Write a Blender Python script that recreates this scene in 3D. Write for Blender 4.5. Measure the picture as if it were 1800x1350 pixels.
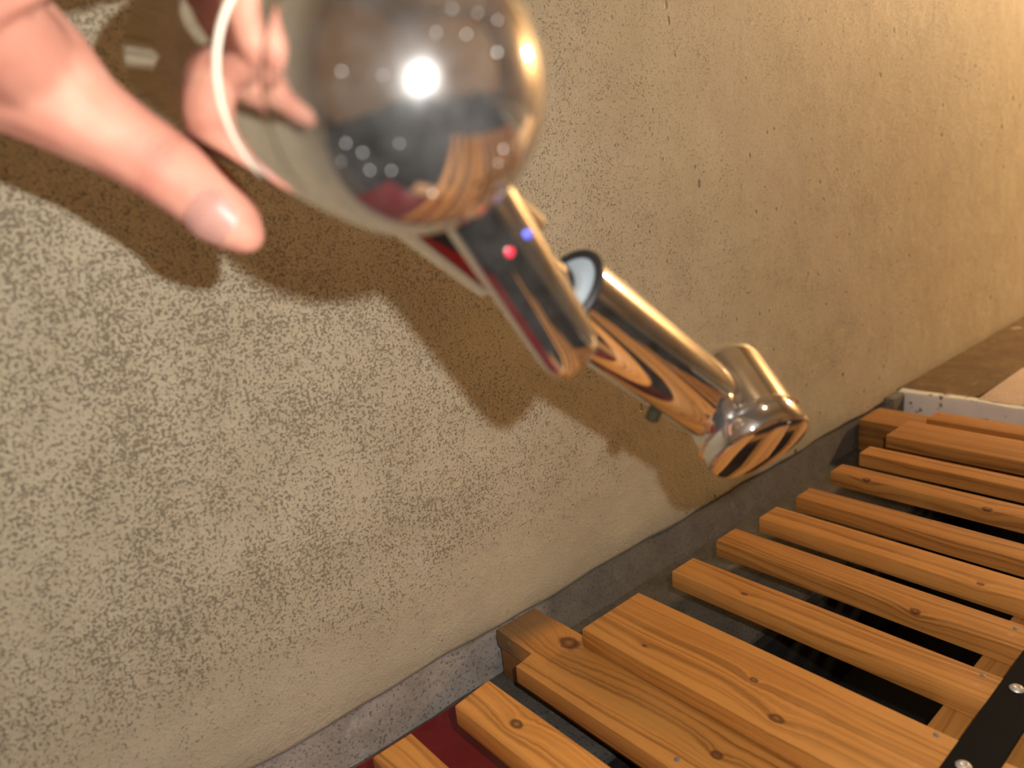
import bpy, bmesh, math, random
from mathutils import Vector, Matrix
random.seed(7)
for o in list(bpy.data.objects): bpy.data.objects.remove(o)
S = bpy.context.scene
COL = S.collection

# ---------------------------------------------------------------- camera
cam = bpy.data.cameras.new('camera'); camo = bpy.data.objects.new('camera', cam); COL.objects.link(camo)
cam.sensor_width = 36.0; cam.lens = 26.0; cam.clip_start = 0.01
CAM = Vector((0, -0.36, 0.3335))
RX, UY, FZ = Vector((.75539, -.64837, -.09493)), Vector((.24737, .148, .95755)), Vector((.6068, .7468, -.27218))
M = Matrix((RX, UY, -FZ)).transposed().to_4x4(); M.translation = CAM
camo.matrix_world = M
cam.dof.use_dof = True; cam.dof.focus_distance = 0.48; cam.dof.aperture_fstop = 6.6
S.camera = camo

# ---------------------------------------------------------------- world, lights, exposure
w = bpy.data.worlds.new('world'); S.world = w; w.use_nodes = True
w.node_tree.nodes['Background'].inputs[0].default_value = (1.0, .72, .45, 1)
w.node_tree.nodes['Background'].inputs[1].default_value = 0.02
S.view_settings.view_transform = 'Standard'; S.view_settings.look = 'None'
S.view_settings.exposure = 0.0; S.view_settings.gamma = 1.0; S.view_settings.use_curve_mapping = False

def point_light(name, loc, energy, radius, color):
    l = bpy.data.lights.new(name, 'POINT'); l.energy = energy; l.shadow_soft_size = radius; l.color = color
    o = bpy.data.objects.new(name, l); o.location = loc; COL.objects.link(o); return o
point_light('phone_flash', (.0311, -.3770, .3562), 5.1, .0035, (1.0, .98, .94))
AMBIENT = 60.0     # radiance of the unseen ceiling globe added as ambient fill
WARM = 330.0       # radiance of the globe on the far wall

# ---------------------------------------------------------------- material helpers
def mat(name, color=(.8, .8, .8), rough=.5, metal=0.0, **kw):
    m = bpy.data.materials.new(name); m.use_nodes = True
    b = m.node_tree.nodes['Principled BSDF']
    b.inputs['Base Color'].default_value = (*color, 1); b.inputs['Roughness'].default_value = rough
    b.inputs['Metallic'].default_value = metal
    for k, v in kw.items(): b.inputs[k.replace('_', ' ')].default_value = v
    return m
class NT:
    def __init__(s, m): s.m = m; s.t = m.node_tree; s.b = s.t.nodes['Principled BSDF']
    def n(s, kind, **ins):
        nd = s.t.nodes.new(kind)
        for k, v in ins.items():
            if hasattr(nd, k) and k not in nd.inputs: setattr(nd, k, v)
        return nd
    def link(s, a, b): s.t.links.new(a, b)
    def coord(s, kind='Object', scale=(1, 1, 1), loc=(0, 0, 0), rot=(0, 0, 0)):
        c = s.t.nodes.new('ShaderNodeTexCoord'); mp = s.t.nodes.new('ShaderNodeMapping')
        mp.inputs['Scale'].default_value = scale; mp.inputs['Location'].default_value = loc; mp.inputs['Rotation'].default_value = rot
        s.link(c.outputs[kind], mp.inputs['Vector']); return mp.outputs[0]
    def noise(s, vec, scale, detail=4, rough=.5, dist=0):
        n = s.t.nodes.new('ShaderNodeTexNoise'); s.link(vec, n.inputs['Vector'])
        n.inputs['Scale'].default_value = scale; n.inputs['Detail'].default_value = detail
        n.inputs['Roughness'].default_value = rough; n.inputs['Distortion'].default_value = dist
        return n.outputs['Fac']
    def voro(s, vec, scale, feature='F1'):
        n = s.t.nodes.new('ShaderNodeTexVoronoi'); n.feature = feature; s.link(vec, n.inputs['Vector'])
        n.inputs['Scale'].default_value = scale; return n.outputs['Distance']
    def ramp(s, fac, stops, interp='LINEAR'):
        r = s.t.nodes.new('ShaderNodeValToRGB'); s.link(fac, r.inputs[0]); e = r.color_ramp; e.interpolation = interp
        while len(e.elements) < len(stops): e.elements.new(.5)
        for el, (p, c) in zip(e.elements, stops):
            el.position = p; el.color = (*c, 1) if isinstance(c, tuple) else (c, c, c, 1)
        return r.outputs[0]
    def mix(s, fac, a, b, mode='MIX'):
        n = s.t.nodes.new('ShaderNodeMix'); n.data_type = 'RGBA'; n.blend_type = mode
        for v, i in ((fac, 0), (a, 6), (b, 7)):
            if isinstance(v, (int, float)): n.inputs[i].default_value = v if i == 0 else (v, v, v, 1)
            elif isinstance(v, tuple): n.inputs[i].default_value = (*v, 1)
            else: s.link(v, n.inputs[i])
        return n.outputs[2]
    def math(s, op, a, b=0.0, c=0.0, clamp=False):
        n = s.t.nodes.new('ShaderNodeMath'); n.operation = op; n.use_clamp = clamp
        for i, v in enumerate((a, b, c)):
            if isinstance(v, (int, float)): n.inputs[i].default_value = v
            else: s.link(v, n.inputs[i])
        return n.outputs[0]
    def sep(s, vec):
        n = s.t.nodes.new('ShaderNodeSeparateXYZ'); s.link(vec, n.inputs[0]); return n.outputs
    def comb(s, x, y, z):
        n = s.t.nodes.new('ShaderNodeCombineXYZ')
        for i, v in enumerate((x, y, z)):
            if isinstance(v, (int, float)): n.inputs[i].default_value = v
            else: s.link(v, n.inputs[i])
        return n.outputs[0]
    def bump(s, h, strength, dist):
        n = s.t.nodes.new('ShaderNodeBump'); s.link(h, n.inputs['Height'])
        n.inputs['Strength'].default_value = strength; n.inputs['Distance'].default_value = dist
        s.link(n.outputs[0], s.b.inputs['Normal']); return n
    def color(s, c): s.link(c, s.b.inputs['Base Color'])
    def rough(s, c): s.link(c, s.b.inputs['Roughness'])

def plaster():
    m = mat('wall_plaster', rough=.45); t = NT(m); v = t.coord()
    x, y, z = t.sep(v)
    big = t.noise(v, 9, 3, .6); mid = t.noise(v, 38, 4, .6); fine = t.math('ADD', t.math('MULTIPLY', t.noise(v, 600, 6, .75), .72), t.math('MULTIPLY', t.noise(v, 230, 5, .7), .28))
    # where the coat is worn to show flecks: strong near, fading far along the wall and at the smooth bottom band
    along = t.math('MULTIPLY', t.math('SUBTRACT', .75, x), 1.0)
    along = t.math('MINIMUM', t.math('MAXIMUM', along, .30), .55)
    low = t.math('MULTIPLY', t.math('SUBTRACT', z, .045), 14, clamp=True)
    dens = t.math('ADD', t.math('MULTIPLY', t.math('SUBTRACT', big, .5), .07), t.math('MULTIPLY', t.math('SUBTRACT', mid, .5), .12))
    th = t.math('ADD', t.math('ADD', fine, dens), t.math('MULTIPLY', along, .12))
    th = t.math('ADD', th, t.math('MULTIPLY', t.math('SUBTRACT', low, 1.0), .10))
    fleck = t.ramp(th, [(.586, 0.0), (.612, 1.0)])
    base = t.mix(t.ramp(t.noise(v, 16, 4, .6), [(.3, 0.0), (.7, 1.0)]), (.56, .495, .355), (.66, .595, .445))
    dirt = t.ramp(t.noise(v, 5, 5, .65), [(.42, 0.0), (.75, 1.0)])
    base = t.mix(t.math('MULTIPLY', dirt, .16), base, (.38, .31, .185))
    c = t.mix(t.math('MULTIPLY', fleck, .78), base, (.235, .20, .145))
    # small deep pits
    pv = t.coord(scale=(1, 1, .55))
    pit = t.math('MAXIMUM', t.ramp(t.voro(pv, 38), [(.05, 1.0), (.08, 0.0)]), t.ramp(t.math('ADD', t.voro(pv, 95), t.math('MULTIPLY', big, .16)), [(.13, 1.0), (.17, 0.0)]))
    far = t.math('ADD', t.math('MULTIPLY', t.math('SUBTRACT', x, .30), 3.0, clamp=True), 0.12)
    pit = t.math('MULTIPLY', pit, far)
    c = t.mix(t.math('MULTIPLY', pit, .85), c, (.07, .05, .03))
    # scratches and a grey mark or two
    sc = t.coord(scale=(60, 1, 2.2), rot=(0, .5, 0))
    scr = t.ramp(t.noise(sc, 1.6, 2), [(.72, 0.0), (.76, 1.0)])
    c = t.mix(t.math('MULTIPLY', scr, .25), c, (.62, .56, .42))
    t.color(c)
    h = t.math('SUBTRACT', t.math('ADD', t.math('MULTIPLY', fine, .6), t.math('MULTIPLY', mid, .9)), t.math('ADD', t.math('MULTIPLY', pit, 1.2), t.math('MULTIPLY', fleck, .22)))
    t.bump(h, .9, .0036)
    t.rough(t.ramp(fine, [(.3, .36), (.7, .56)]))
    return m
def concrete(name, a, b, s=1.0, rough=.8, white=.5):
    m = mat(name, rough=rough); t = NT(m); v = t.coord()
    n1 = t.noise(v, 40 * s, 6, .65); n2 = t.noise(v, 420 * s, 3, .6)
    c = t.mix(t.ramp(n1, [(.35, 0.0), (.68, 1.0)]), a, b)
    sp = t.ramp(n2, [(.36, 1.0), (.44, 0.0)])
    c = t.mix(t.math('MULTIPLY', sp, .7), c, tuple(q * .28 for q in a))
    wh = t.ramp(t.noise(v, 22 * s, 4, .7), [(.62, 0.0), (.70, 1.0)])
    c = t.mix(t.math('MULTIPLY', wh, white), c, (.55, .53, .48))
    t.color(c); t.bump(t.math('ADD', n1, t.math('MULTIPLY', n2, .4)), .6, .002)
    return m
def wood(name, seed, knots=(), tone=1.0, stain=None):
    """pine, grain along local Y; knots = (x, y, r) in the object's own coordinates"""
    m = mat(name, rough=.5); t = NT(m); v = t.coord()
    x, y, z = t.sep(v)
    warp = t.noise(t.comb(t.math('MULTIPLY', x, 14), t.math('MULTIPLY', y, 5), t.math('ADD', t.math('MULTIPLY', z, 14), seed * 3.7)), 1.0, 3, .5)
    gx = t.math('ADD', t.math('ADD', x, t.math('MULTIPLY', z, .8)), t.math('MULTIPLY', warp, .02))
    kmask = None
    warp2 = t.noise(v, 210, 2, .5)
    for kx, ky, kr in knots:
        dx = t.math('SUBTRACT', x, kx); dy = t.math('MULTIPLY', t.math('SUBTRACT', y, ky), .75)
        dz = t.math('SUBTRACT', .0065, z)
        d = t.math('SQRT', t.math('ADD', t.math('ADD', t.math('MULTIPLY', dx, dx), t.math('MULTIPLY', dy, dy)), t.math('MULTIPLY', dz, dz)))
        d = t.math('MULTIPLY', d, t.math('ADD', .72, t.math('MULTIPLY', warp2, .56)))
        fall = t.math('POWER', 2.718, t.math('MULTIPLY', d, -1.0 / (kr * 2.6)))
        gx = t.math('ADD', gx, t.math('MULTIPLY', fall, kr * 3.0))
        k = t.math('SUBTRACT', 1.0, t.math('DIVIDE', d, kr * 1.1), clamp=True)
        k = t.math('MULTIPLY', k, 3.0, clamp=True)
        k = t.math('MULTIPLY', k, t.math('SUBTRACT', 1.0, t.math('MULTIPLY', t.math('SUBTRACT', 1.0, t.math('DIVIDE', d, kr * .55), clamp=True), .55)))
        kmask = k if kmask is None else t.math('MAXIMUM', kmask, k)
    ring = t.noise(t.comb(t.math('MULTIPLY', gx, 300), t.math('MULTIPLY', y, 1.6), seed * 5.3), 1.0, 3, .6)
    fib = t.noise(t.comb(t.math('MULTIPLY', x, 900), t.math('MULTIPLY', y, 26), t.math('MULTIPLY', z, 900)), 1.0, 3, .6)
    light, midc, dark = (.56 * tone, .255 * tone, .060 * tone), (.42 * tone, .172 * tone, .034 * tone), (.19 * tone, .068 * tone, .013 * tone)
    c = t.ramp(ring, [(.37, dark), (.46, midc), (.55, light)])
    c = t.mix(.38, c, t.ramp(fib, [(.3, midc), (.7, light)]))
    blot = t.noise(t.comb(t.math('MULTIPLY', x, 20), t.math('MULTIPLY', y, 12), seed * 1.9), 1.0, 4, .6)
    c = t.mix(t.ramp(blot, [(.45, 0.0), (.8, .55)]), c, (.60 * tone, .30 * tone, .085 * tone))
    if kmask is not None: c = t.mix(t.math('MULTIPLY', kmask, .9), c, (.10, .032, .010))
    if stain:
        sy, col = stain
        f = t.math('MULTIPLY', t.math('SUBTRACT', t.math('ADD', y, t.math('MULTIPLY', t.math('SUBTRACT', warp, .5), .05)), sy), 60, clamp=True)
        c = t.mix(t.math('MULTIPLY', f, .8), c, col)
    # scuffs
    sc = t.ramp(t.noise(v, 55, 2), [(.73, 0.0), (.77, 1.0)])
    c = t.mix(t.math('MULTIPLY', sc, .35), c, (.62, .42, .22))
    t.color(c)
    t.bump(t.math('ADD', t.math('MULTIPLY', fib, .8), t.math('MULTIPLY', ring, .5)), .5, .0007)
    return m
def chrome(name='chrome', haze=.07, hazerough=.35):
    m = mat(name, (.86, .84, .81), .035, 1.0); t = NT(m); v = t.coord()
    t.rough(t.ramp(t.noise(v, 60, 4, .6), [(.35, .02), (.8, .08)]))
    # lens-flare haze and halo put into the chrome: a duller reflection in patches
    b2 = t.t.nodes.new('ShaderNodeBsdfPrincipled'); b2.inputs['Base Color'].default_value = (.72, .70, .68, 1)
    b2.inputs['Metallic'].default_value = .75; b2.inputs['Roughness'].default_value = hazerough
    mx = t.t.nodes.new('ShaderNodeMixShader'); out = t.t.nodes['Material Output']
    f = t.ramp(t.noise(v, 130, 5, .65), [(.35, haze * .5), (.75, haze * 1.7)])
    t.link(f, mx.inputs[0]); t.link(t.b.outputs[0], mx.inputs[1]); t.link(b2.outputs[0], mx.inputs[2]); t.link(mx.outputs[0], out.inputs['Surface'])
    return m
def skin():
    m = mat('skin', (.78, .43, .33), .62, Specular_IOR_Level=.3, Subsurface_Weight=.25, Subsurface_Scale=.006); t = NT(m); v = t.coord()
    m.node_tree.nodes['Principled BSDF'].inputs['Subsurface Radius'].default_value = (1, .35, .2)
    n = t.noise(v, 55, 3, .5)
    skc = t.ramp(n, [(.32, (.52, .21, .15)), (.55, (.58, .27, .19)), (.72, (.62, .34, .24))])
    cr = t.noise(v, 700, 3, .6)
    # creases over the thumb joint
    x, y, z = t.sep(v)
    u = t.math('ADD', t.math('ADD', t.math('MULTIPLY', t.math('SUBTRACT', x, 0.0633), .57), t.math('MULTIPLY', t.math('SUBTRACT', y, -0.1405), -.45)), t.math('MULTIPLY', t.math('SUBTRACT', z, 0.3456), -.69))
    u = t.math('ADD', u, t.math('MULTIPLY', t.math('SUBTRACT', t.noise(v, 130, 2), .5), .004))
    band = t.math('SUBTRACT', 1.0, t.math('MULTIPLY', t.math('ABSOLUTE', u), 260), clamp=True)
    line = t.math('MULTIPLY', band, t.math('POWER', t.math('ABSOLUTE', t.math('SINE', t.math('MULTIPLY', u, 1900))), 4.0))
    t.color(t.mix(t.math('MULTIPLY', line, .45), skc, (.42, .13, .09)))
    t.bump(t.math('SUBTRACT', t.math('MULTIPLY', cr, .5), t.math('MULTIPLY', line, 1.2)), .4, .0009)
    return m

PLASTER = plaster()
PLINTH = concrete('plinth_concrete', (.27, .245, .22), (.40, .37, .33))
t = NT(PLINTH); v = t.coord(); x, y, z = t.sep(v)      # darker concrete further along the wall
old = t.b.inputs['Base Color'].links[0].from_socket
far_dark = t.math('MULTIPLY', t.math('SUBTRACT', t.math('ADD', x, t.math('MULTIPLY', t.math('SUBTRACT', t.noise(v, 26, 3), .5), .12)), .265), 18, clamp=True)
t.color(t.mix(t.math('MULTIPLY', far_dark, .62), old, (.05, .045, .037)))
FLOORC = concrete('floor_concrete', (.06, .056, .047), (.11, .10, .085), white=.15)
PIT = concrete('pit_shade', (.004, .004, .004), (.007, .0065, .006), 1, .8, 0.0)  # near-black colour stands in for the shade below the slats
CHROME = chrome(); HAZED = chrome('hazed_chrome', .10, .28); SKIN = skin()
BLACKRUB = mat('black_rubber', (.012, .012, .013), .5)
GREYPL = mat('grey_plastic', (.30, .35, .39), .6)
RINGPL = mat('pale_plastic', (.70, .65, .52), .4)
REDDOT = mat('red_enamel', (.75, .02, .06), .35); BLUEDOT = mat('blue_enamel', (.10, .12, .75), .35)
NAILM = mat('fingernail', (.74, .43, .35), .38, Subsurface_Weight=.2, Subsurface_Scale=.002)
NAILEDGE = mat('fingernail_tip', (.85, .62, .52), .3)
STEEL = mat('zinc_steel', (.62, .60, .56), .45, .6)
DROP = mat('limescale_drop', (.9, .9, .88), .25)
DULL = mat('dull_nail_steel', (.20, .18, .16), .6, .3)
BLACKIRON = mat('black_painted_iron', (.006, .0055, .005), .85, Specular_IOR_Level=.15)

# ---------------------------------------------------------------- object helpers
def props(o, label=None, cat=None, group=None, kind=None):
    if label: o['label'] = label
    if cat: o['category'] = cat
    if group: o['group'] = group
    if kind: o['kind'] = kind
    return o
def empty(name, loc, label=None, cat=None, group=None):
    o = bpy.data.objects.new(name, None); o.location = loc; o.empty_display_size = .02; COL.objects.link(o)
    return props(o, label, cat, group)
def origin(o):
    p = Vector((0, 0, 0))
    while o is not None: p += o.location; o = o.parent
    return p
def link_bm(name, bm, material, parent=None, loc=None, smooth=True, angle=40):
    """bm is in world coordinates; the object's origin is put at loc"""
    loc = Vector(loc) if loc is not None else (origin(parent) if parent else Vector((0, 0, 0)))
    bmesh.ops.translate(bm, verts=bm.verts, vec=-loc)
    bmesh.ops.recalc_face_normals(bm, faces=bm.faces)
    me = bpy.data.meshes.new(name); bm.to_mesh(me); bm.free()
    if smooth:
        for p in me.polygons: p.use_smooth = True
        me.set_sharp_from_angle(angle=math.radians(angle))
    o = bpy.data.objects.new(name, me); me.materials.append(material); COL.objects.link(o)
    if parent: o.parent = parent; o.location = loc - origin(parent)
    else: o.location = loc
    return o
def box_bm(x0, x1, y0, y1, z0, z1, bev=0.0, bm=None):
    bm = bm or bmesh.new(); r = bmesh.ops.create_cube(bm, size=1)
    for v in r['verts']:
        v.co = Vector(((x0 + x1) / 2 + v.co.x * (x1 - x0), (y0 + y1) / 2 + v.co.y * (y1 - y0), (z0 + z1) / 2 + v.co.z * (z1 - z0)))
    if bev: bmesh.ops.bevel(bm, geom=list({e for v in r['verts'] for e in v.link_edges}), offset=bev, segments=2, affect='EDGES', profile=.6)
    return bm
def frame(axis, hint=Vector((0, 0, 1))):
    a = axis.normalized()
    if abs(a.dot(hint)) > .999: hint = Vector((1, 0, 0))
    u = hint - a * hint.dot(a); u.normalize(); return a, u, a.cross(u)
def lathe(p0, axis, prof, seg=64, close=True):
    """surface of revolution: prof = [(distance along axis, radius)]"""
    bm = bmesh.new(); a, u, v = frame(axis); rings = []
    for s, r in prof:
        c = p0 + a * s
        if r < 1e-6: rings.append([bm.verts.new(c)])
        else: rings.append([bm.verts.new(c + (u * math.cos(2 * math.pi * k / seg) + v * math.sin(2 * math.pi * k / seg)) * r) for k in range(seg)])
    for A, B in zip(rings, rings[1:]):
        for k in range(seg):
            q = (k + 1) % seg
            if len(A) == 1 and len(B) == 1: continue
            if len(A) == 1: bm.faces.new((A[0], B[k], B[q]))
            elif len(B) == 1: bm.faces.new((A[k], A[q], B[0]))
            else: bm.faces.new((A[k], A[q], B[q], B[k]))
    if close:
        for R in (rings[0], rings[-1]):
            if len(R) > 1: bm.faces.new(R)
    return bm
def torus_bm(c, axis, R, r, seg=64, ts=12):
    bm = bmesh.new(); a, u, v = frame(axis); rows = []
    for k in range(seg):
        t = 2 * math.pi * k / seg; d = u * math.cos(t) + v * math.sin(t)
        rows.append([bm.verts.new(c + d * (R + r * math.cos(2 * math.pi * j / ts)) + a * r * math.sin(2 * math.pi * j / ts)) for j in range(ts)])
    for k in range(seg):
        for j in range(ts):
            bm.faces.new((rows[k][j], rows[(k + 1) % seg][j], rows[(k + 1) % seg][(j + 1) % ts], rows[k][(j + 1) % ts]))
    return bm

# ---------------------------------------------------------------- the setting
def wall_back():
    # plaster coat whose lower edge ends, slightly uneven, just above the plinth
    bm = bmesh.new(); nx = 160
    zs = [.0355, .0365, .040, .055, .10, .25, .6, 1.2, 2.4]
    rows = []
    for i in range(nx + 1):
        x = -1.2 + 3.6 * i / nx
        wob = .0007 * math.sin(x * 37) + .0005 * math.sin(x * 91 + 1)
        col = []
        for j, z in enumerate(zs):
            y = (.004, .0012, 0, 0, 0, 0, 0, 0, 0)[j]
            col.append(bm.verts.new((x, y + (wob * .5 if j < 4 else 0), z + (wob if j < 3 else 0))))
        rows.append(col)
    for A, B in zip(rows, rows[1:]):
        for j in range(len(zs) - 1): bm.faces.new((A[j], B[j], B[j + 1], A[j + 1]))
    back = [[bm.verts.new((c[0].co.x, .1, z)) for z in (zs[0], zs[-1])] for c in (rows[0], rows[-1])]
    o = link_bm('wall_back', bm, PLASTER, angle=60); props(o, kind='structure'); return o
wall_back()
pl = bmesh.new()
nx = 120; rws = []
for i in range(nx + 1):
    x = -1.2 + (.873 + 1.2) * i / nx
    wv = .0006 * math.sin(x * 61) + .0005 * math.sin(x * 140 + 2)
    rws.append([pl.verts.new((x, .0015 + wv, -.002)), pl.verts.new((x, .002 + wv, .018)), pl.verts.new((x, .003 + wv * .5, .038))])
for A, B in zip(rws, rws[1:]):
    for j in range(2): pl.faces.new((A[j], B[j], B[j + 1], A[j + 1]))
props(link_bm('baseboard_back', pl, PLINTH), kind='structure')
props(link_bm('floor', box_bm(-1.2, .873, -.105, .02, -.06, 0, .004), FLOORC), kind='structure')
props(link_bm('floor_pit', box_bm(-1.2, 2.4, -2.4, -.10, -.14, -.10), PIT), kind='structure')  # sunk and near-black so the slat gaps read as shade
props(link_bm('shade_strip', box_bm(-1.2, .873, -.113, -.1055, -.10, -.003, .001), PIT), kind='structure')  # near-black strip added as painted shade over the floor step
ROOM = mat('room_plaster', (.34, .25, .15), .8)
CEILM = mat('ceiling_paint', (.30, .25, .18), .85)
props(link_bm('ceiling', box_bm(-1.2, 2.4, -2.4, .1, 2.3, 2.36), CEILM), kind='structure')
props(link_bm('wall_left', box_bm(-1.26, -1.2, -2.4, .1, -.14, 2.36), ROOM), kind='structure')
props(link_bm('wall_right', box_bm(2.1, 2.16, -2.4, .1, -.14, 2.36), ROOM), kind='structure')
props(link_bm('wall_front', box_bm(-1.2, 2.4, -2.46, -2.4, -.14, 2.36), ROOM), kind='structure')

# raised ledge at the far end: white edge, brown strip along the wall, pink tile
ledge = link_bm('floor_ledge', box_bm(.885, 2.4, -2.4, .012, -.10, .038), FLOORC, loc=(.873, 0, 0)); props(ledge, kind='structure')
WHITEP = mat('chipped_white_paint', (.62, .64, .62), .55); t = NT(WHITEP); v = t.coord()
chip = t.ramp(t.noise(v, 65, 4, .6), [(.60, 0.0), (.64, 1.0)])
t.color(t.mix(chip, t.mix(t.ramp(t.noise(v, 30, 3), [(.4, 0.0), (.6, 1.0)]), (.72, .75, .76), (.80, .82, .80)), (.17, .17, .14)))
BROWN = concrete('brown_mortar', (.115, .068, .026), (.19, .12, .05))
PINK = concrete('pink_tile_glaze', (.60, .47, .40), (.68, .55, .47), 1, .5)
bm = bmesh.new(); A = None
for i in range(41):
    y = -.9 + (.9 - .004) * i / 40
    j1 = random.uniform(-.0012, .0012); j2 = random.uniform(-.0010, .0010)
    row = [bm.verts.new((.873 + j2, y, .004)), bm.verts.new((.873 + j2, y, .041 + j1)), bm.verts.new((.8755 + j2, y, .0445 + j1)), bm.verts.new((.888 + j1 * 2, y, .0445))]
    if A:
        for k in range(3): bm.faces.new((A[k], row[k], row[k + 1], A[k + 1]))
    A = row
link_bm('white_edge', bm, WHITEP, ledge)
bm = box_bm(.880, 2.4, -.078, .0, .034, .0438)
for v in bm.verts:
    if v.co.y < -.05: v.co.y -= max(0, v.co.x - .88) * .09
link_bm('mortar_strip', bm, BROWN, ledge)
for k in range(6):
    x0 = .884 + k * .152
    bm = box_bm(x0, x0 + .149, -.25, -.084 - (x0 - .88) * .09, .034, .0452, .0012)
    link_bm('tile', bm, PINK, ledge)
    link_bm('tile', box_bm(x0, x0 + .149, -.403, -.254, .034, .0452, .0012), PINK, ledge)
GREYMORT = concrete('grey_mortar', (.13, .125, .10), (.2, .19, .16))
bm = box_bm(.846, .884, -.012, .004, .0, .043, .004); link_bm('mortar_lump', bm, GREYMORT, ledge)

# red panel lying on the floor at the near end
REDP = mat('dark_red_paint', (.17, .002, .006), .28); t = NT(REDP); v = t.coord()
t.color(t.mix(t.ramp(t.noise(v, 70, 5, .6), [(.55, 0.0), (.8, .5)]), (.17, .0015, .005), (.20, .055, .02)))
props(link_bm('red_panel', box_bm(-.06, .2447, -.24, -.003, .0003, .0028, .0008), REDP, loc=(.07, -.17, 0)),
      'dark red painted sheet lying on the concrete beside the wall, under the nearest slats', 'floor panel')

# ---------------------------------------------------------------- duckboards
ZT, ZB = .0495, .0365
deck = empty('duckboard', (.5, -.3, 0), 'orange pine duckboard of spaced slats held by a black iron strap', 'duckboard')
deck2 = empty('duckboard', (.15, -.3, 0), 'short end of a paler pine duckboard, two slats over the dark red sheet', 'duckboard')
def slat(name, x0, x1, yend, parent, idx, z0=ZB, z1=ZT, knots=(), tone=1.0, y0=-.62, stain=None, skew=0.0):
    cx, cy, cz = (x0 + x1) / 2, (y0 + yend) / 2, (z0 + z1) / 2
    bm = box_bm(x0, x1, y0, yend, z0, z1, .0011)
    for v in bm.verts:
        if v.co.y > yend - .01: v.co.y += skew * (v.co.x - cx) / (x1 - x0)
    m = wood('pine_%02d' % idx, idx * 1.37 + .4, [(kx - cx, ky - cy, kr) for kx, ky, kr in knots], tone, (stain[0] - cy, stain[1]) if stain else None)
    return link_bm(name, bm, m, parent, (cx, cy, cz), angle=35)
slats = []
A_ = slat('wide_board', .2831, .3393, -.0575, deck, 1, knots=[(.2939, -.1879, .0036), (.3124, -.1632, .0020), (.296, -.0985, .0014), (.305, -.33, .004)], tone=1.0)
S2 = slat('slat', .3753, .4008, -.0577, deck, 2, knots=[(.383, -.112, .0018), (.39, -.41, .004)], tone=.98)
S3 = slat('slat', .4326, .4585, -.0555, deck, 3, knots=[(.4335, -.2, .0026)], tone=.93)
S4 = slat('slat', .4851, .5114, -.0600, deck, 4, knots=[(.489, -.2177, .002)], tone=1.04)
S5 = slat('slat', .5369, .5610, -.0628, deck, 5, knots=[(.549, -.32, .003)], tone=.92)
S6 = slat('slat', .6021, .6240, -.0598, deck, 6, knots=[(.6030, -.0917, .0030), (.6035, -.1849, .0030)], tone=.96)
S7 = slat('slat', .6565, .6789, -.0600, deck, 7, tone=.98)
S8 = slat('wide_board', .7142, .7666, -.0595, deck, 8, tone=.88, knots=[(.74, -.25, .003)])
S9 = slat('slat', .7861, .8150, -.0690, deck, 9, z0=ZB, z1=.0475, tone=.92)
C_ = slat('slat', .1836, .2108, -.0530, deck2, 10, knots=[(.1982, -.0913, .0034)], tone=1.22, skew=.003)
D_ = slat('slat', .1305, .1547, -.0540, deck2, 11, tone=1.12)
# notched low board that reaches the wall, with the big knot
def low_board(pts, z0, z1, parent, idx, knots, stain):
    bm = bmesh.new(); top = [bm.verts.new((x, y, z1)) for x, y in pts]; bot = [bm.verts.new((x, y, z0)) for x, y in pts]
    bm.faces.new(top); bm.faces.new(bot[::-1]); n = len(pts)
    for i in range(n): bm.faces.new((top[i], bot[i], bot[(i + 1) % n], top[(i + 1) % n]))
    bmesh.ops.bevel(bm, geom=bm.edges[:], offset=.0009, segments=2, affect='EDGES', profile=.6)
    cx = sum(p[0] for p in pts) / n; cy = -.3
    m = wood('pine_%02d' % idx, idx * 1.37, [(kx - cx, ky - cy, kr) for kx, ky, kr in knots], .92, (stain[0] - cy, stain[1]))
    return link_bm('low_board', bm, m, parent, (cx, cy, (z0 + z1) / 2), angle=35)
LB = low_board([(.2405, -.62), (.2405, -.0396), (.2563, -.0392), (.2563, -.0005), (.2918, -.0005), (.2918, -.62)], .0239, ZB - .0001, deck, 12,
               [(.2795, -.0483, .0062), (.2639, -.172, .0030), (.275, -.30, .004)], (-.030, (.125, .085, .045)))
slat('bearer', .2575, .2906, -.0025, deck, 13, z0=.0005, z1=.0238, tone=.5)
slat('bearer', .7780, .8280, -.0030, deck, 14, z0=.0005, z1=ZB - .0001, tone=.75)
# cross joists below the slats (they carry everything) run along the wall
def joist(x0, x1, y0, y1, z0, z1, parent, idx):
    m = wood('pine_%02d' % idx, idx * 1.1, [], .75)
    bm = box_bm(-(y1 - y0) / 2, (y1 - y0) / 2, x0, x1, z0, z1, .001)
    o = link_bm('cross_joist', bm, m, parent, (0, (x0 + x1) / 2, (z0 + z1) / 2), angle=35)
    o.rotation_euler.z = -math.pi / 2; o.location = Vector(((x0 + x1) / 2, (y0 + y1) / 2, (z0 + z1) / 2)) - origin(parent); return o
joist(.293, .776, -.292, -.238, -.0990, ZB - .0002, deck, 15)
joist(.293, .776, -.600, -.550, -.0990, ZB - .0002, deck, 16)
joist(.05, .2120, -.292, -.238, .0032, ZB - .0002, deck2, 17)
# nails: flat heads set in the wood
def nail(x, y, z, parent, r=.0019):
    link_bm('nail', lathe(Vector((x, y, z - .0024)), Vector((0, 0, 1)), [(0, r), (.0022, r), (.0026, r * .7), (.0026, 0)], 14), DULL, parent)
nail(.3355, -.2493, ZT, A_); nail(.2955, -.2493, ZT, A_); nail(.3963, -.2497, ZT, S2); nail(.4516, -.2486, ZT, S3)
nail(.503, -.2488, ZT, S4); nail(.552, -.2488, ZT, S5); nail(.615, -.249, ZT, S6); nail(.668, -.249, ZT, S7); nail(.2476, -.1592, ZB, LB)
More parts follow.
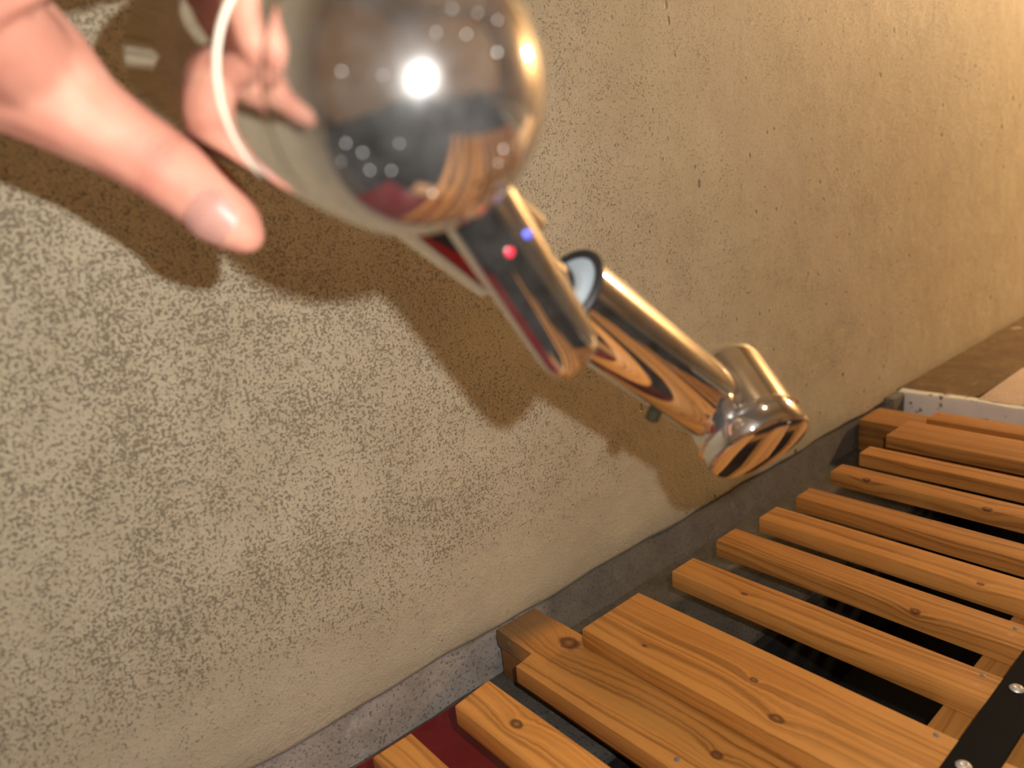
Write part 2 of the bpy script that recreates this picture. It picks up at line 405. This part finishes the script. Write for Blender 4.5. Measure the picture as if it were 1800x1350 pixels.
# black strap with round-headed screws
strap = link_bm('strap', box_bm(.2837, .815, -.2781, -.2588, ZT + .0001, ZT + .0026, .0006), BLACKIRON, deck, (.5, -.268, ZT))
for k, x in enumerate((.3207, .3925, .4640, .5355, .607, .679, .750)):
    c = Vector((x, -.2665, ZT + .0024))
    s = link_bm('screw', lathe(c, Vector((0, 0, 1)), [(0, .0033), (.0004, .0035), (.0012, .0029), (.0018, .0016), (.0015, .0011), (.0010, 0)], 24), STEEL, strap)

# ---------------------------------------------------------------- the tap held in the hand
DOME = Vector((.0982, -.2117, .3533)); AX = Vector((-.0482, .9747, .2185)).normalized()   # dome centre, direction towards the foot
R0 = .0317
def RB(q): return R0 + (.0260 - R0) * q / .1                      # the body narrows towards its foot
tap = empty('mixer_tap', DOME + AX * .100, 'shiny chrome single-lever mixer tap gripped in a hand in front of the wall', 'tap')
prof = [(-R0 * math.cos(math.radians(q)), R0 * math.sin(math.radians(q))) for q in range(0, 87, 4)]
cap = link_bm('handle_cap', lathe(DOME, AX, prof + [(.0040, RB(.004)), (.0046, RB(.0046) - .0007)], 96), HAZED, tap)
link_bm('handle_skirt', lathe(DOME, AX, [(.0044, RB(.0044) - .0010), (.0054, RB(.0054) - .0002), (.006, RB(.006)), (.0270, RB(.027)), (.0277, RB(.0277) - .0008)], 96), CHROME, tap)
link_bm('seam_ring', torus_bm(DOME + AX * .0288, AX, RB(.0288) - .0006, .0013, 96), RINGPL, tap)
link_bm('body', lathe(DOME, AX, [(.0299, RB(.03) - .0008), (.0306, RB(.0306)), (.098, RB(.098)), (.100, RB(.1) - .001), (.100, 0)], 96), CHROME, tap)
link_bm('threaded_shank', lathe(DOME, AX, [(.0995, .0100)] + [(.100 + k * .0010, .0100 if k % 2 else .0092) for k in range(24)] + [(.125, .0090), (.125, 0)], 48), BLACKRUB, tap)
P0, PF, PB, PE = Vector((.0993, -.1516, .3663)), Vector((.1546, -.1762, .3082)), Vector((.1727, -.1802, .2932)), Vector((.2418, -.1903, .2359))
d = PF - P0; L = d.length
link_bm('spout_socket', lathe(P0, d, [(0, .0185), (L * .5, .0178), (L - .001, .0168), (L, .0158), (L, .0080)], 72), CHROME, tap)
d = PB - PF; link_bm('spout_neck', lathe(PF, d, [(-.002, .0080), (d.length + .003, .0080)], 40), CHROME, tap)
BD = (PE - PB); BL = BD.length
spout = link_bm('spout', lathe(PB, BD, [(.0003, .0150), (.0004, .0161), (BL * .5, .0156), (BL - .004, .0151), (BL - .0012, .0145), (BL, .0130), (BL, 0)], 72, close=False), CHROME, tap)
link_bm('end_plate', lathe(PB, BD, [(.0002, 0), (.0002, .0148), (.002, .0148)], 48, close=False), GREYPL, spout)
link_bm('rubber_rim', torus_bm(PB + BD.normalized() * .0002, BD, .0154, .0016, 72), BLACKRUB, spout)
E0, E1 = Vector((.2580, -.1813, .2400)), Vector((.2489, -.2072, .2182))
ED = E1 - E0; EL = ED.length; RE = .0212
outlet = link_bm('outlet', lathe(E0, ED, [(-.0052, 0), (-.0052, RE - .003), (-.0042, RE - .001), (-.0030, RE - .0002), (.0, RE), (EL * .66, RE), (EL * .68, RE - .001)], 96), CHROME, tap)
link_bm('outlet_collar', lathe(E0, ED, [(EL * .685, RE - .0012), (EL * .70, RE + .0009), (EL * .735, RE + .0012), (EL * .76, RE - .0006)], 96), CHROME, outlet)
link_bm('outlet_cap', lathe(E0, ED, [(EL * .76, RE - .0008), (EL * .78, RE + .0003), (EL * .97, RE + .0003), (EL * .995, RE - .0004), (EL, RE - .0012), (EL + .0006, RE * .5), (EL + .0007, 0)], 96), CHROME, outlet)
DK = mat('olive_brass', (.06, .055, .03), .4, .6)
q = PB + BD * .67 + Vector((-.004, .004, -.0135)); link_bm('set_screw', lathe(q, Vector((-.25, .35, -1)), [(0, .0028), (.0055, .0028), (.006, .0022), (.006, 0)], 20), DK, spout)
# lever
L0, L1 = Vector((.1125, -.2059, .3384)), Vector((.1512, -.2060, .2776))
ld = (L1 - L0); LL = ld.length; ld.normalize()
tn = -AX - ld * (-AX).dot(ld); tn.normalize()                   # outward (top) side of the lever
wd = ld.cross(tn)
def lever_bm():
    bm = bmesh.new(); rings = []; seg = 40
    for s, kw, kt in [(-.020, 1.0, 1.0), (.0, 1.0, 1.0), (LL * .5, .96, .95), (LL * .85, .92, .9), (LL - .007, .90, .88), (LL - .0035, .85, .82), (LL - .0014, .77, .72), (LL - .0003, .66, .55), (LL, .5, .35)]:
        c = L0 + ld * s; hw = .0112 * kw; ht = .0080 * kt
        ring = []
        for j in range(seg):
            t = 2 * math.pi * j / seg; ct, sn = math.cos(t), math.sin(t)
            x = math.copysign(abs(ct) ** .9, ct) * hw; y = math.copysign(abs(sn) ** .95, sn) * ht
            ring.append(bm.verts.new(c + wd * x + tn * y))
        rings.append(ring)
    for A, B in zip(rings, rings[1:]):
        for j in range(seg): bm.faces.new((A[j], A[(j + 1) % seg], B[(j + 1) % seg], B[j]))
    bm.faces.new(rings[0]); bm.faces.new(rings[-1]); return bm
lever = link_bm('lever', lever_bm(), CHROME, tap, angle=50)
for nm, m, off, al in (('hot_mark', REDDOT, .0036, .36), ('cold_mark', BLUEDOT, -.0036, .36)):
    c = L0 + ld * (LL * al) + wd * off + tn * .0070
    link_bm(nm, lathe(c, tn, [(0, .0012), (.0008, .0012), (.0010, .0009), (.0010, 0)], 20), m, lever)
# dried drops on the dome
for x, y, z in [(-0.212, -0.921, 0.328), (-0.048, -0.95, 0.309), (0.096, -0.957, 0.275), (-0.344, -0.918, 0.196), (0.034, -0.996, 0.085), (-0.643, -0.765, -0.012), (-0.807, -0.589, 0.036), (-0.795, -0.493, -0.354), (-0.724, -0.55, -0.416), (-0.797, -0.4, -0.453), (-0.568, -0.727, -0.387), (-0.675, -0.523, -0.52), (-0.579, -0.615, -0.536), (0.112, -0.877, -0.467), (0.098, -0.829, -0.551), (0.185, -0.688, -0.702), (-0.165, -0.969, 0.184), (-0.317, -0.644, -0.696)]:
    dv = Vector((x, y, z)).normalized(); r = random.choice((.00022, .00027, .00034))
    if dv.dot(AX) > .05: continue
    link_bm('dried_drop', lathe(DOME + dv * (R0 - .0001), dv, [(0, r), (r * .5, r * .8), (r * .75, 0)], 10), DROP, cap)

# ---------------------------------------------------------------- the hand
def capsule_spheres(chains, step=.0022):
    bm = bmesh.new()
    for ch in chains:
        for (p, r), (q, s) in zip(ch, ch[1:]):
            p, q = Vector(p), Vector(q); n = max(2, int((q - p).length / step))
            for i in range(n + 1):
                t = i / n
                bmesh.ops.create_icosphere(bm, subdivisions=2, radius=r + (s - r) * t, matrix=Matrix.Translation(p.lerp(q, t)))
    return bm
E1v, E2v = Vector((-.9965, -.0321, -.0767)), Vector((-.0678, -.2214, .9728))
def around(s, ang, rad):
    t = math.radians(ang); return DOME + AX * s + (E1v * math.cos(t) + E2v * math.sin(t)) * rad
chains = [[((0.0813, -0.1457, 0.324), 0.0060),
           ((0.079, -0.142, 0.3288), 0.0095),
           ((0.0738, -0.1375, 0.3369), 0.0108),
           ((0.0677, -0.1341, 0.3438), 0.0110),
           ((0.0582, -0.1297, 0.353), 0.0115),
           ((0.0495, -0.1264, 0.361), 0.0136),
           ((0.0423, -0.1226, 0.3701), 0.0175),
           ((0.0329, -0.1186, 0.3783), 0.0217),
           ((0.017, -0.1136, 0.3788), 0.0252),
           ((-0.0063, -0.1144, 0.3689), 0.0248),
           ((-0.0473, -0.1149, 0.3494), 0.0231),
           ((-.125, -.128, .310), .027)]]
wrist = (Vector((0.017, -0.1136, 0.3788)), .022)
for i, s in enumerate((.062, .078, .093, .106)):
    k = (1, 1.03, 1, .85)[i]
    ch = [(around(s, a_, r_), f_ * k) for a_, r_, f_ in ((24, .066, .0125), (38, .054, .0108), (58, .0435, .0102), (84, RB(s) + .0096 * k, .0096), (112, RB(s) + .0092 * k, .0092), (140, RB(s) + .0088 * k, .0087), (165, RB(s) + .0078 * k, .0078))]
    chains.append([wrist, (around(s, 20, .072), .0135 * k)] + ch)
# heel of the palm, palm and the web between thumb and forefinger
for s_, a_, r_, f_ in ((.072, 18, .072, .0155), (.086, 18, .072, .0150), (.100, 20, .072, .0145)):
    chains.append([wrist, (around(s_, a_, r_), f_)])
chains.append([(Vector((0.0423, -0.1226, 0.3701)), .0150), (around(.066, 18, .072), .0130), (around(.064, 24, .068), .0120)])
hb = capsule_spheres(chains)
tmp = link_bm('hand_source', hb, SKIN, None, (0, 0, 0))
md = tmp.modifiers.new('r', 'REMESH'); md.mode = 'VOXEL'; md.voxel_size = .0012
ms = tmp.modifiers.new('s', 'SMOOTH'); ms.factor = .5; ms.iterations = 10
dg = bpy.context.evaluated_depsgraph_get()
hm = bpy.data.meshes.new_from_object(tmp.evaluated_get(dg)); hm.name = 'hand'
bpy.data.objects.remove(tmp)
for p in hm.polygons: p.use_smooth = True
hand = bpy.data.objects.new('hand', hm); COL.objects.link(hand)
hm.materials.clear(); hm.materials.append(SKIN)
props(hand, 'bare left hand reaching in from the top left, thumb along the chrome tap', 'hand')
# thumbnail: a curved plate on the side of the thumb that faces the room
ta, tb = Vector((.0735, -.1364, .3375)), Vector((.0811, -.1477, .3234))
td = (tb - ta).normalized(); tl = (tb - ta).length
nn = (CAM - tb); nn = nn + Vector((-.02, .0, -.10)); nn = nn - td * nn.dot(td); nn.normalize(); nw = td.cross(nn)
bm = bmesh.new(); rows = []
for i in range(13):
    u = i / 12; s = tl * (.30 + .62 * u)
    half = math.radians(46) * (1 - (2 * u - 1) ** 6 * .45); rr = .0100 - .0030 * max(0, u - .40) ** 1.2 * 1.8
    rows.append([bm.verts.new(ta + td * s + (nn * math.cos(half * (2 * j / 12 - 1)) + nw * math.sin(half * (2 * j / 12 - 1))) * (rr + .0002)) for j in range(13)])
for A, B in zip(rows, rows[1:]):
    for j in range(12): bm.faces.new((A[j], A[j + 1], B[j + 1], B[j]))
bmesh.ops.solidify(bm, geom=bm.faces[:], thickness=.0005)
link_bm('thumbnail', bm, NAILM, hand)

# ---------------------------------------------------------------- wall lamp, and a ceiling globe added as fill
def glow(name, color, strength):
    m = mat(name, (.9, .8, .6), .4); g = m.node_tree.nodes['Principled BSDF']
    g.inputs['Emission Color'].default_value = (*color, 1); g.inputs['Emission Strength'].default_value = strength; return m
LAMPB = mat('lamp_base', (.5, .45, .38), .5)
def globe_lamp(name, wallpt, outdir, energy, label, color):
    o = empty(name, wallpt, label, 'lamp')
    a = Vector(outdir); p = Vector(wallpt)
    link_bm('lamp_base', lathe(p, a, [(0, .05), (.02, .05), (.03, .03), (.045, .03), (.045, 0)], 32), LAMPB, o)
    link_bm('lamp_globe', lathe(p + a * .10, a, [(.065 * -math.cos(math.radians(q)), .065 * math.sin(math.radians(q))) for q in range(0, 181, 12)], 32), glow(name + '_glow', color, energy), o)
    return o
globe_lamp('wall_lamp', (2.1, -.45, .80), (-1, 0, 0), WARM, 'round warm wall lamp low on the far end wall', (1, .68, .36))
globe_lamp('ceiling_fill', (.5, -1.1, 2.3), (0, 0, -1), AMBIENT, 'unseen round warm lamp added on the ceiling as ambient fill', (1, .72, .44))
